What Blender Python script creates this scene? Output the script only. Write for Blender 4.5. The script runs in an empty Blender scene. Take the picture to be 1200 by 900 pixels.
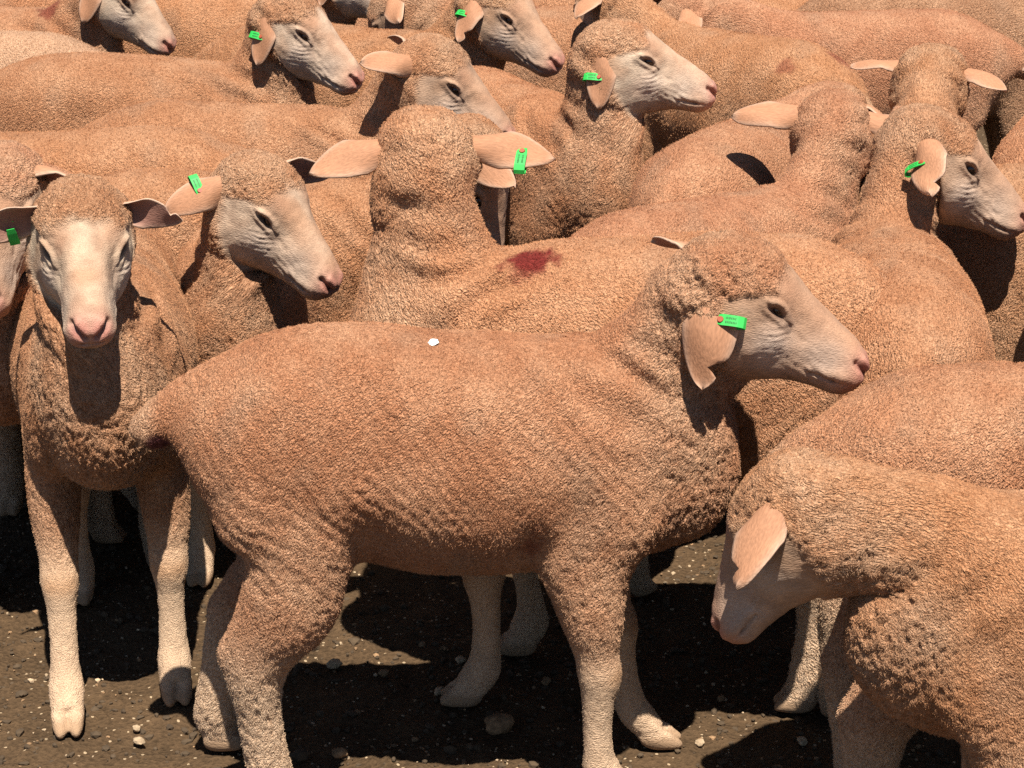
import bpy, bmesh, math, random
import numpy as np
from mathutils import Matrix, Vector

R = math.radians
scene = bpy.context.scene
coll = scene.collection

# ------------------------------------------------------------------ camera, sky, sun
CAM_H, PITCH, LENS = 1.80, 19.0, 77.0
FPX = LENS / 36.0 * 1200.0
cam_d = bpy.data.cameras.new('camera')
cam = bpy.data.objects.new('camera', cam_d)
coll.objects.link(cam)
cam.location = (0, 0, CAM_H)
cam.rotation_euler = (R(90 - PITCH), 0, 0)
cam_d.lens = LENS
cam_d.sensor_width = 36.0
cam_d.clip_start = 0.05
cam_d.clip_end = 600
scene.camera = cam

SUN_DIR = Vector((0.07, -0.41, 1.0)).normalized()      # towards the sun
world = bpy.data.worlds.new('World')
scene.world = world
world.use_nodes = True
wn = world.node_tree
wn.nodes.clear()
w_out = wn.nodes.new('ShaderNodeOutputWorld')
w_bg = wn.nodes.new('ShaderNodeBackground')
w_sky = wn.nodes.new('ShaderNodeTexSky')
w_sky.sky_type = 'NISHITA'
w_sky.sun_disc = False
w_sky.air_density = 0.7
w_sky.dust_density = 0.4
w_sky.sun_elevation = math.asin(SUN_DIR.z)
w_sky.sun_rotation = math.atan2(SUN_DIR.x, SUN_DIR.y)
w_bg.inputs['Strength'].default_value = 0.05
wn.links.new(w_sky.outputs[0], w_bg.inputs[0])
wn.links.new(w_bg.outputs[0], w_out.inputs[0])

sun_d = bpy.data.lights.new('sun', 'SUN')
sun_d.energy = 5.0
sun_d.angle = R(0.5)
sun_d.color = (1.0, 0.94, 0.86)
sun = bpy.data.objects.new('sun', sun_d)
coll.objects.link(sun)
sun.rotation_euler = SUN_DIR.to_track_quat('Z', 'Y').to_euler()
sun.location = (0, 0, 6)

vs = scene.view_settings
vs.view_transform = 'Standard'
vs.look = 'None'
vs.exposure = 0.86
vs.gamma = 1.0
vs.use_curve_mapping = False
scene.cycles.use_denoising = False
scene.cycles.max_bounces = 4
scene.cycles.diffuse_bounces = 1
scene.cycles_curves.shape = 'RIBBONS'
scene.cycles_curves.subdivisions = 1

# ------------------------------------------------------------------ small helpers
def at(px, py, z):
    """world point at height z seen at pixel (px, py) of the 1200x900 photograph"""
    v = Vector(((px - 600) / FPX, (450 - py) / FPX, -1.0))
    d = Matrix.Rotation(R(90 - PITCH), 3, 'X') @ v
    t = (z - CAM_H) / d.z
    return Vector((d.x * t, d.y * t, z))

_rng = np.random.default_rng(7)
_perm = np.concatenate([_rng.permutation(256)] * 3).astype(np.int32)
_grad = _rng.normal(size=(256, 3))
_grad /= np.linalg.norm(_grad, axis=1)[:, None]
_grad = _grad.astype(np.float32)

def pnoise(p):
    """gradient noise, p (n,3) -> about -0.7..0.7"""
    p = np.asarray(p, np.float32)
    i = np.floor(p).astype(np.int32)
    f = p - i
    u = f * f * f * (f * (f * 6 - 15) + 10)
    i &= 255
    out = np.zeros(len(p), np.float32)
    for dx in (0, 1):
        wx = u[:, 0] if dx else 1 - u[:, 0]
        ax = _perm[i[:, 0] + dx]
        for dy in (0, 1):
            wy = u[:, 1] if dy else 1 - u[:, 1]
            ay = _perm[ax + i[:, 1] + dy]
            for dz in (0, 1):
                wz = u[:, 2] if dz else 1 - u[:, 2]
                g = _grad[_perm[ay + i[:, 2] + dz]]
                d = g[:, 0] * (f[:, 0] - dx) + g[:, 1] * (f[:, 1] - dy) + g[:, 2] * (f[:, 2] - dz)
                out += wx * wy * wz * d
    return out

def sstep(a, b, x):
    t = np.clip((x - a) / (b - a), 0, 1)
    return t * t * (3 - 2 * t)

def lerp(a, b, t):
    return a + (b - a) * t

def new_obj(name, data, parent=None):
    o = bpy.data.objects.new(name, data)
    coll.objects.link(o)
    if parent is not None:
        o.parent = parent
    return o

def tag(o, label, cat, group=None):
    o['label'] = label
    o['category'] = cat
    if group:
        o['group'] = group

# ------------------------------------------------------------------ materials
def nodes_of(name):
    m = bpy.data.materials.new(name)
    m.use_nodes = True
    nt = m.node_tree
    return m, nt, nt.nodes['Principled BSDF'], nt.nodes.new, nt.links.new

def mat_fleece():
    m, nt, b, N, L = nodes_of('fleece_and_skin')
    co = N('ShaderNodeAttribute'); co.attribute_name = 'rest'
    tint = N('ShaderNodeAttribute'); tint.attribute_name = 'tint'
    mask = N('ShaderNodeAttribute'); mask.attribute_name = 'mask'
    sep = N('ShaderNodeSeparateColor')
    L(mask.outputs['Color'], sep.inputs[0])
    # short wool curls
    n1 = N('ShaderNodeTexNoise'); n1.inputs['Scale'].default_value = 1; n1.inputs['Detail'].default_value = 4; n1.inputs['Distortion'].default_value = 1.2
    n2 = N('ShaderNodeTexNoise'); n2.inputs['Scale'].default_value = 330; n2.inputs['Detail'].default_value = 2
    c0 = N('ShaderNodeMapping'); c0.inputs['Rotation'].default_value = (0, R(52), 0)
    cm = N('ShaderNodeMapping'); cm.inputs['Scale'].default_value = (95, 190, 230)
    L(co.outputs['Vector'], c0.inputs['Vector']); L(c0.outputs[0], cm.inputs['Vector']); L(cm.outputs[0], n1.inputs['Vector']); L(co.outputs['Vector'], n2.inputs['Vector'])
    # sleek hair of the face and legs
    mp = N('ShaderNodeMapping'); mp.inputs['Rotation'].default_value = (0, R(25), 0); mp.inputs['Scale'].default_value = (160, 520, 520)
    L(co.outputs['Vector'], mp.inputs['Vector'])
    n3 = N('ShaderNodeTexNoise'); n3.inputs['Scale'].default_value = 1; n3.inputs['Detail'].default_value = 3
    L(mp.outputs[0], n3.inputs['Vector'])
    ad = N('ShaderNodeMath'); ad.operation = 'MULTIPLY_ADD'; ad.inputs[1].default_value = 0.45
    L(n2.outputs['Fac'], ad.inputs[0]); L(n1.outputs['Fac'], ad.inputs[2])
    mx = N('ShaderNodeMix'); mx.data_type = 'FLOAT'
    L(sep.outputs[0], mx.inputs['Factor']); L(ad.outputs[0], mx.inputs['A']); L(n3.outputs['Fac'], mx.inputs['B'])
    dist = N('ShaderNodeMix'); dist.data_type = 'FLOAT'
    L(sep.outputs[0], dist.inputs['Factor']); dist.inputs['A'].default_value = 0.018; dist.inputs['B'].default_value = 0.0016
    bp = N('ShaderNodeBump'); bp.inputs['Strength'].default_value = 0.8
    L(mx.outputs[0], bp.inputs['Height']); L(dist.outputs[0], bp.inputs['Distance'])
    L(bp.outputs[0], b.inputs['Normal'])
    # fine colour grain: cream fibre tips, red dust between
    nf = N('ShaderNodeTexNoise'); nf.inputs['Scale'].default_value = 230; nf.inputs['Detail'].default_value = 3; nf.inputs['Distortion'].default_value = 1.5
    L(co.outputs['Vector'], nf.inputs['Vector'])
    cf = N('ShaderNodeValToRGB')
    cf.color_ramp.elements[0].position = 0.33; cf.color_ramp.elements[0].color = (0.70, 0.60, 0.54, 1)
    cf.color_ramp.elements[1].position = 0.68; cf.color_ramp.elements[1].color = (1.22, 1.27, 1.32, 1)
    L(nf.outputs['Fac'], cf.inputs[0])
    fm = N('ShaderNodeMix'); fm.data_type = 'RGBA'; fm.inputs['B'].default_value = (1, 1, 1, 1)
    L(sep.outputs[0], fm.inputs['Factor']); L(cf.outputs[0], fm.inputs['A'])
    tm = N('ShaderNodeMix'); tm.data_type = 'RGBA'; tm.blend_type = 'MULTIPLY'; tm.inputs['Factor'].default_value = 1
    L(tint.outputs['Color'], tm.inputs['A']); L(fm.outputs['Result'], tm.inputs['B'])
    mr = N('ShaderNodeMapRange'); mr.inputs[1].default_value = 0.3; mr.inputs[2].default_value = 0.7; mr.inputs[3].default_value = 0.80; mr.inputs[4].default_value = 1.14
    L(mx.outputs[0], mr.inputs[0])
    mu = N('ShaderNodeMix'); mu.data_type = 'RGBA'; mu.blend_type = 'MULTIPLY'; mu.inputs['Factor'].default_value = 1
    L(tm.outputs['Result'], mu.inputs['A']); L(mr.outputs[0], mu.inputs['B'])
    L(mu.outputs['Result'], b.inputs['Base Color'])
    ro = N('ShaderNodeMapRange'); ro.inputs[3].default_value = 0.92; ro.inputs[4].default_value = 0.42
    L(sep.outputs[1], ro.inputs[0]); L(ro.outputs[0], b.inputs['Roughness'])
    b.inputs['Specular IOR Level'].default_value = 0.25
    return m

def mat_wool():
    m, nt, b, N, L = nodes_of('wool_fibres')
    tint = N('ShaderNodeAttribute'); tint.attribute_name = 'tint'
    L(tint.outputs['Color'], b.inputs['Base Color'])
    b.inputs['Roughness'].default_value = 0.85
    b.inputs['Specular IOR Level'].default_value = 0.15
    return m

def mat_ear():
    m, nt, b, N, L = nodes_of('ear_hide')
    tint = N('ShaderNodeAttribute'); tint.attribute_name = 'tint'
    tc = N('ShaderNodeTexCoord')
    mp = N('ShaderNodeMapping'); mp.inputs['Scale'].default_value = (90, 420, 420)
    n = N('ShaderNodeTexNoise'); n.inputs['Scale'].default_value = 1; n.inputs['Detail'].default_value = 4
    L(tc.outputs['Object'], mp.inputs['Vector']); L(mp.outputs[0], n.inputs['Vector'])
    mr = N('ShaderNodeMapRange'); mr.inputs[1].default_value = 0.3; mr.inputs[2].default_value = 0.7; mr.inputs[3].default_value = 0.8; mr.inputs[4].default_value = 1.12
    L(n.outputs['Fac'], mr.inputs[0])
    mu = N('ShaderNodeMix'); mu.data_type = 'RGBA'; mu.blend_type = 'MULTIPLY'; mu.inputs['Factor'].default_value = 1
    L(tint.outputs['Color'], mu.inputs['A']); L(mr.outputs[0], mu.inputs['B'])
    L(mu.outputs['Result'], b.inputs['Base Color'])
    bp = N('ShaderNodeBump'); bp.inputs['Strength'].default_value = 0.5; bp.inputs['Distance'].default_value = 0.002
    L(n.outputs['Fac'], bp.inputs['Height']); L(bp.outputs[0], b.inputs['Normal'])
    b.inputs['Roughness'].default_value = 0.75
    b.inputs['Specular IOR Level'].default_value = 0.3
    return m

def mat_plain(name, col, rough=0.6, scale=60.0, var=0.2, spec=0.4, bump=0.0):
    m, nt, b, N, L = nodes_of(name)
    tc = N('ShaderNodeTexCoord')
    n = N('ShaderNodeTexNoise'); n.inputs['Scale'].default_value = scale; n.inputs['Detail'].default_value = 4
    L(tc.outputs['Object'], n.inputs['Vector'])
    mr = N('ShaderNodeMapRange'); mr.inputs[1].default_value = 0.3; mr.inputs[2].default_value = 0.7; mr.inputs[3].default_value = 1 - var; mr.inputs[4].default_value = 1 + var
    L(n.outputs['Fac'], mr.inputs[0])
    mu = N('ShaderNodeMix'); mu.data_type = 'RGBA'; mu.blend_type = 'MULTIPLY'; mu.inputs['Factor'].default_value = 1
    mu.inputs['A'].default_value = (*col, 1)
    L(mr.outputs[0], mu.inputs['B']); L(mu.outputs['Result'], b.inputs['Base Color'])
    b.inputs['Roughness'].default_value = rough
    b.inputs['Specular IOR Level'].default_value = spec
    if bump:
        bp = N('ShaderNodeBump'); bp.inputs['Strength'].default_value = 0.7; bp.inputs['Distance'].default_value = bump
        L(n.outputs['Fac'], bp.inputs['Height']); L(bp.outputs[0], b.inputs['Normal'])
    return m

def mat_soil():
    m, nt, b, N, L = nodes_of('pen_soil')
    tc = N('ShaderNodeTexCoord')
    n1 = N('ShaderNodeTexNoise'); n1.inputs['Scale'].default_value = 7; n1.inputs['Detail'].default_value = 8; n1.inputs['Roughness'].default_value = 0.65
    n2 = N('ShaderNodeTexNoise'); n2.inputs['Scale'].default_value = 120; n2.inputs['Detail'].default_value = 6
    v = N('ShaderNodeTexVoronoi'); v.inputs['Scale'].default_value = 110
    for n in (n1, n2, v):
        L(tc.outputs['Object'], n.inputs['Vector'])
    cr = N('ShaderNodeValToRGB')
    cr.color_ramp.elements[0].position = 0.3; cr.color_ramp.elements[0].color = (0.034, 0.022, 0.012, 1)
    cr.color_ramp.elements[1].position = 0.75; cr.color_ramp.elements[1].color = (0.150, 0.092, 0.048, 1)
    ad = N('ShaderNodeMath'); ad.operation = 'MULTIPLY_ADD'; ad.inputs[1].default_value = 0.5
    sc = N('ShaderNodeMath'); sc.operation = 'MULTIPLY'; sc.inputs[1].default_value = 0.5
    L(n1.outputs['Fac'], sc.inputs[0]); L(n2.outputs['Fac'], ad.inputs[0]); L(sc.outputs[0], ad.inputs[2])
    L(ad.outputs[0], cr.inputs[0])
    # pale chaff and seed husks in the dirt
    sp = N('ShaderNodeSeparateColor'); L(v.outputs['Color'], sp.inputs[0])
    g1 = N('ShaderNodeMath'); g1.operation = 'GREATER_THAN'; g1.inputs[1].default_value = 0.93
    g2 = N('ShaderNodeMath'); g2.operation = 'LESS_THAN'; g2.inputs[1].default_value = 0.32
    g3 = N('ShaderNodeMath'); g3.operation = 'MULTIPLY'
    L(sp.outputs[0], g1.inputs[0]); L(v.outputs['Distance'], g2.inputs[0]); L(g1.outputs[0], g3.inputs[0]); L(g2.outputs[0], g3.inputs[1])
    mx = N('ShaderNodeMix'); mx.data_type = 'RGBA'; mx.inputs['B'].default_value = (0.42, 0.31, 0.19, 1)
    L(g3.outputs[0], mx.inputs['Factor']); L(cr.outputs[0], mx.inputs['A'])
    L(mx.outputs['Result'], b.inputs['Base Color'])
    b.inputs['Roughness'].default_value = 0.95
    b.inputs['Specular IOR Level'].default_value = 0.1
    bp = N('ShaderNodeBump'); bp.inputs['Strength'].default_value = 0.9; bp.inputs['Distance'].default_value = 0.012
    L(n2.outputs['Fac'], bp.inputs['Height']); L(bp.outputs[0], b.inputs['Normal'])
    return m

M_FLEECE = mat_fleece()
M_WOOL = mat_wool()
M_EAR = mat_ear()
M_EYE = mat_plain('eye_amber', (0.035, 0.020, 0.012), 0.12, 300, 0.4, 0.6)
M_TAG = mat_plain('tag_green', (0.02, 0.42, 0.06), 0.6, 90, 0.12, 0.5)
M_TAGHOLE = mat_plain('tag_button_rust', (0.33, 0.07, 0.03), 0.5)
M_PRINT = mat_plain('tag_print', (0.01, 0.10, 0.02), 0.5)
M_WOUND = mat_plain('docked_skin', (0.16, 0.04, 0.035), 0.45, 150, 0.3)
M_SOIL = mat_soil()
M_WHITE = mat_plain('white_fleck', (0.8, 0.78, 0.72), 0.7)

# ------------------------------------------------------------------ ground
def build_ground():
    def axis(a0, a1, step, far, grow):
        c = list(np.arange(a0, a1, step))
        s, x = step, a0
        lo = []
        while x > -far:
            s *= grow; x -= s; lo.append(x)
        s, x = step, c[-1]
        hi = []
        while x < far:
            s *= grow; x += s; hi.append(x)
        return np.array(lo[::-1] + c + hi)
    xs = axis(-1.3, 1.3, 0.014, 150, 1.25)
    ys = axis(2.5, 4.6, 0.014, 150, 1.25)
    X, Y = np.meshgrid(xs, ys)
    P = np.stack([X.ravel(), Y.ravel(), np.zeros(X.size)], 1)
    z = 0.012 * pnoise(P * 4) + 0.010 * pnoise(P * 13 + 5) + 0.012 * np.abs(pnoise(P * 32 + 9)) + 0.008 * pnoise(P * 60)
    P[:, 2] = z - 0.006
    nx, ny = len(xs), len(ys)
    idx = np.arange(nx * ny).reshape(ny, nx)
    F = np.stack([idx[:-1, :-1], idx[:-1, 1:], idx[1:, 1:], idx[1:, :-1]], -1).reshape(-1, 4)
    me = bpy.data.meshes.new('ground')
    me.from_pydata(P.tolist(), [], F.tolist())
    me.polygons.foreach_set('use_smooth', np.ones(len(F), bool))
    me.materials.append(M_SOIL)
    o = new_obj('ground', me)
    o['kind'] = 'structure'

def stone_data(rng, sub):
    bm = bmesh.new()
    bmesh.ops.create_icosphere(bm, subdivisions=sub, radius=1)
    v = np.array([x.co[:] for x in bm.verts])
    f = np.array([[x.index for x in fc.verts] for fc in bm.faces])
    bm.free()
    return v, f

def build_gravel():
    rng = np.random.default_rng(3)
    v0, f0 = stone_data(rng, 1)
    mats = [mat_plain('gravel_cream', (0.40, 0.29, 0.18), 0.9, 70, 0.45, 0.2, 0.004),
            mat_plain('gravel_tan', (0.24, 0.145, 0.075), 0.9, 70, 0.45, 0.2, 0.004),
            mat_plain('clod_brown', (0.070, 0.046, 0.025), 0.95, 60, 0.3)]
    n = 15000
    V, F, MI = [], [], []
    for k in range(n):
        x, y = rng.uniform(-1.7, 1.7), rng.uniform(2.5, 4.9)
        kind = rng.choice(3, p=[0.18, 0.14, 0.68])
        r = min((0.0019, 0.0024, 0.0042)[kind] * rng.lognormal(0, 0.45), 0.010)
        s = r * rng.uniform(0.6, 1.4, 3) * np.array([1, 1, 0.75])
        v = v0 * rng.uniform(0.75, 1.2, (len(v0), 1)) * s
        a = rng.uniform(0, 6.28)
        c, q = math.cos(a), math.sin(a)
        v = np.stack([v[:, 0] * c - v[:, 1] * q + x, v[:, 0] * q + v[:, 1] * c + y, v[:, 2]], 1)
        V.append(v); F.append(f0 + k * len(v0)); MI.append(np.full(len(f0), kind))
    V = np.concatenate(V); F = np.concatenate(F); MI = np.concatenate(MI)
    base = V.reshape(n, -1, 3).mean(1)
    z = 0.012 * pnoise(base * [4, 4, 0]) + 0.010 * pnoise(base * [13, 13, 0] + 5) + 0.012 * np.abs(pnoise(base * [32, 32, 0] + 9)) + 0.008 * pnoise(base * [60, 60, 0]) - 0.006
    V[:, 2] += np.repeat(z, len(v0)) + 0.001
    me = bpy.data.meshes.new('gravel')
    me.from_pydata(V.tolist(), [], F.tolist())
    me.polygons.foreach_set('material_index', MI.astype(np.int32))
    for m in mats:
        me.materials.append(m)
    o = new_obj('gravel', me)
    o['kind'] = 'stuff'
    tag(o, 'loose grit, clods and pale pebbles strewn over the soil', 'gravel')
    return mats

build_ground()
stone_mats = build_gravel()

# ------------------------------------------------------------------ the sheep, built once at rest
# rest frame: faces +X, stands on z = 0, back about 0.77 m
NECK0 = np.array([0.24, 0, 0.63])
J = np.array([0.395, 0, 0.855])                 # where head meets neck
HP = R(-28)                                     # rest pitch of the head
HX = np.array([math.cos(HP), 0, math.sin(HP)])  # head axis, poll to nose
HZ = np.array([-math.sin(HP), 0, math.cos(HP)])
HY = np.array([0, 1.0, 0])
HS = 1.10                                       # head size

def to_head(p):
    d = p - J
    return np.stack([d @ HX, d @ HY, d @ HZ], 1) / HS

HEAD = [(-.045, .020, -.02, -.060, .048), (-.02, .056, -.02, -.088, .066), (.02, .072, -.026, -.108, .077),
        (.06, .074, -.030, -.113, .076), (.095, .064, -.036, -.108, .067), (.125, .050, -.040, -.098, .056),
        (.155, .036, -.042, -.087, .046), (.185, .024, -.044, -.079, .040), (.210, .014, -.044, -.075, .038),
        (.232, .004, -.042, -.071, .036), (.248, -.010, -.038, -.062, .028), (.257, -.024, -.038, -.051, .013)]
EYE = np.array([.104, .0455, .014])

def base_shapes():
    bm = bmesh.new()
    def skin(rings):
        vr = [[bm.verts.new(p) for p in r] for r in rings]
        n = len(vr[0])
        for a, b in zip(vr[:-1], vr[1:]):
            for i in range(n):
                bm.faces.new((a[i], a[(i + 1) % n], b[(i + 1) % n], b[i]))
        bm.faces.new(vr[0][::-1]); bm.faces.new(vr[-1])
    def smooth_path(rows, k=4):
        rows = np.array(rows, float)
        out = []
        for i in range(len(rows) - 1):
            p0, p1, p2, p3 = rows[max(i - 1, 0)], rows[i], rows[i + 1], rows[min(i + 2, len(rows) - 1)]
            for j in range(k):
                t = j / k
                out.append(0.5 * ((2 * p1) + (p2 - p0) * t + (2 * p0 - 5 * p1 + 4 * p2 - p3) * t * t + (3 * p1 - p0 - 3 * p2 + p3) * t ** 3))
        out.append(rows[-1])
        return np.array(out)
    def sgnpow(c, e):
        return math.copysign(abs(c) ** e, c)
    # trunk: x, top, bottom, half width
    T = [(-.455, .632, .605, .020), (-.440, .655, .585, .050), (-.410, .690, .545, .088), (-.36, .732, .465, .128), (-.28, .766, .415, .152),
         (-.18, .775, .400, .160), (-.05, .768, .387, .168), (.08, .762, .385, .167), (.18, .760, .395, .147),
         (.28, .752, .405, .125), (.35, .735, .425, .104), (.40, .70, .450, .080), (.435, .65, .495, .050), (.448, .60, .535, .025)]
    rings = []
    for x, t, b, w in smooth_path(T):
        ring = []
        for i in range(32):
            a = 2 * math.pi * i / 32
            c, s = math.cos(a), math.sin(a)
            zm = b + (t - b) * 0.48
            wz = w * (1 - 0.10 * max(s, 0) ** 2)
            ring.append((x, wz * sgnpow(c, .88), zm + ((t - zm) if s > 0 else (zm - b)) * sgnpow(s, .92)))
        rings.append(ring)
    skin(rings)
    def tube(rows, n=20, k=3):
        # rows: x, y, z, depth radius (in the plane of travel), width radius (sideways)
        q = smooth_path(rows, k)
        P = q[:, :3]
        tg = np.gradient(P, axis=0)
        tg /= np.linalg.norm(tg, axis=1)[:, None]
        rings = []
        for p, t, (a, b) in zip(P, tg, q[:, 3:5]):
            y = np.array([0, 1.0, 0]); y -= t * (y @ t); y /= np.linalg.norm(y)
            x = np.cross(y, t)
            rings.append([tuple(p + x * a * math.cos(2 * math.pi * i / n) + y * b * math.sin(2 * math.pi * i / n)) for i in range(n)])
        skin(rings)
    # tail stump
    tube([(-.32, 0, .705, .045, .055), (-.39, 0, .668, .045, .050), (-.435, 0, .640, .042, .043), (-.468, 0, .616, .036, .036), (-.486, 0, .600, .030, .030), (-.492, 0, .593, .018, .018)])
    for s in (1, -1):
        # hind leg
        tube([(-.27, s * .055, .66, .07, .05), (-.262, s * .080, .58, .118, .070), (-.240, s * .094, .49, .126, .064), (-.240, s * .100, .420, .088, .055),
              (-.270, s * .103, .345, .072, .050), (-.304, s * .098, .292, .061, .045), (-.324, s * .094, .250, .053, .041), (-.330, s * .092, .205, .045, .038),
              (-.330, s * .090, .150, .038, .034), (-.328, s * .090, .095, .036, .033), (-.324, s * .090, .065, .036, .033), (-.314, s * .090, .040, .030, .029), (-.305, s * .090, .028, .026, .027)])
        tube([(-.345, s * .095, .31, .012, .010), (-.360, s * .094, .278, .017, .015), (-.364, s * .094, .255, .018, .016), (-.352, s * .093, .215, .014, .012)], 12)   # point of hock
        # front leg
        tube([(.22, s * .060, .68, .06, .04), (.235, s * .076, .60, .105, .052), (.225, s * .086, .52, .112, .053), (.207, s * .092, .45, .088, .049), (.207, s * .095, .38, .060, .044),
              (.212, s * .099, .315, .046, .040), (.216, s * .097, .268, .036, .034), (.221, s * .096, .232, .036, .0345), (.216, s * .096, .188, .026, .026),
              (.212, s * .096, .135, .0235, .024), (.212, s * .096, .090, .026, .026), (.215, s * .096, .065, .031, .030), (.230, s * .096, .040, .028, .028), (.242, s * .096, .028, .025, .026)])
        # cloven hooves
        for hx in (-.300, .247):
            hy = s * (.090 if hx < 0 else .096)
            for k in (1, -1):
                tube([(hx - .034, hy + k * .013, .020, .012, .010), (hx - .020, hy + k * .0145, .023, .021, .0135), (hx + .004, hy + k * .015, .0195, .0195, .0135), (hx + .026, hy + k * .0135, .013, .0125, .0105), (hx + .036, hy + k * .012, .009, .007, .006)], 12)
    # neck
    nk = []
    for t, a, b in ((-.35, .12, .08), (0, .142, .090), (.35, .120, .077), (.7, .100, .066), (1.0, .086, .060), (1.12, .06, .05)):
        p = NECK0 + (J - NECK0) * t + np.array([0.01 + .02 * math.sin(max(t, 0) * math.pi), 0, -.015])
        nk.append((*p, a, b))
    tube(nk, 28)
    # head
    rings = []
    for x, t, m, b, w in smooth_path(HEAD, 4):
        ring = []
        for i in range(32):
            a = 2 * math.pi * i / 32
            c, s = math.cos(a), math.sin(a)
            if s > 0:
                y, z = w * sgnpow(c, .72) * (1 - .06 * s), m + (t - m) * sgnpow(s, .88)
            else:
                y, z = w * sgnpow(c, .78) * (1 - .10 * s * s), m + (m - b) * sgnpow(s, .85)
            ring.append(tuple(J + HS * (HX * x + HY * y + HZ * z)))
        rings.append(ring)
    skin(rings)
    me = bpy.data.meshes.new('rest_shapes')
    bmesh.ops.recalc_face_normals(bm, faces=bm.faces)
    bm.to_mesh(me)
    bm.free()
    return me

def get_co(me):
    a = np.empty(len(me.vertices) * 3, np.float32)
    me.vertices.foreach_get('co', a)
    return a.reshape(-1, 3).astype(np.float64)

def get_no(me):
    a = np.empty(len(me.vertices) * 3, np.float32)
    me.vertex_normals.foreach_get('vector', a)
    return a.reshape(-1, 3).astype(np.float64)

def set_co(me, co):
    me.vertices.foreach_set('co', np.ascontiguousarray(co, np.float32).ravel())
    me.update()

def apply_mods(ob):
    dg = bpy.context.evaluated_depsgraph_get()
    return bpy.data.meshes.new_from_object(ob.evaluated_get(dg))

def seg_dist(p, pts):
    best = np.full(len(p), 1e9)
    for a, b in zip(pts[:-1], pts[1:]):
        a, b = np.array(a), np.array(b)
        d = b - a
        t = np.clip((p - a) @ d / (d @ d), 0, 1)
        best = np.minimum(best, np.linalg.norm(p - a - t[:, None] * d, axis=1))
    return best

MOUTH = [(.262, 0, -.046), (.250, .018, -.047), (.232, .032, -.049), (.205, .0385, -.053), (.182, .040, -.053)]
NOSTRIL = [(.256, .009, -.033), (.249, .019, -.024), (.237, .028, -.017)]

def sym(h):
    q = h.copy(); q[:, 1] = np.abs(q[:, 1]); return q

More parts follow.
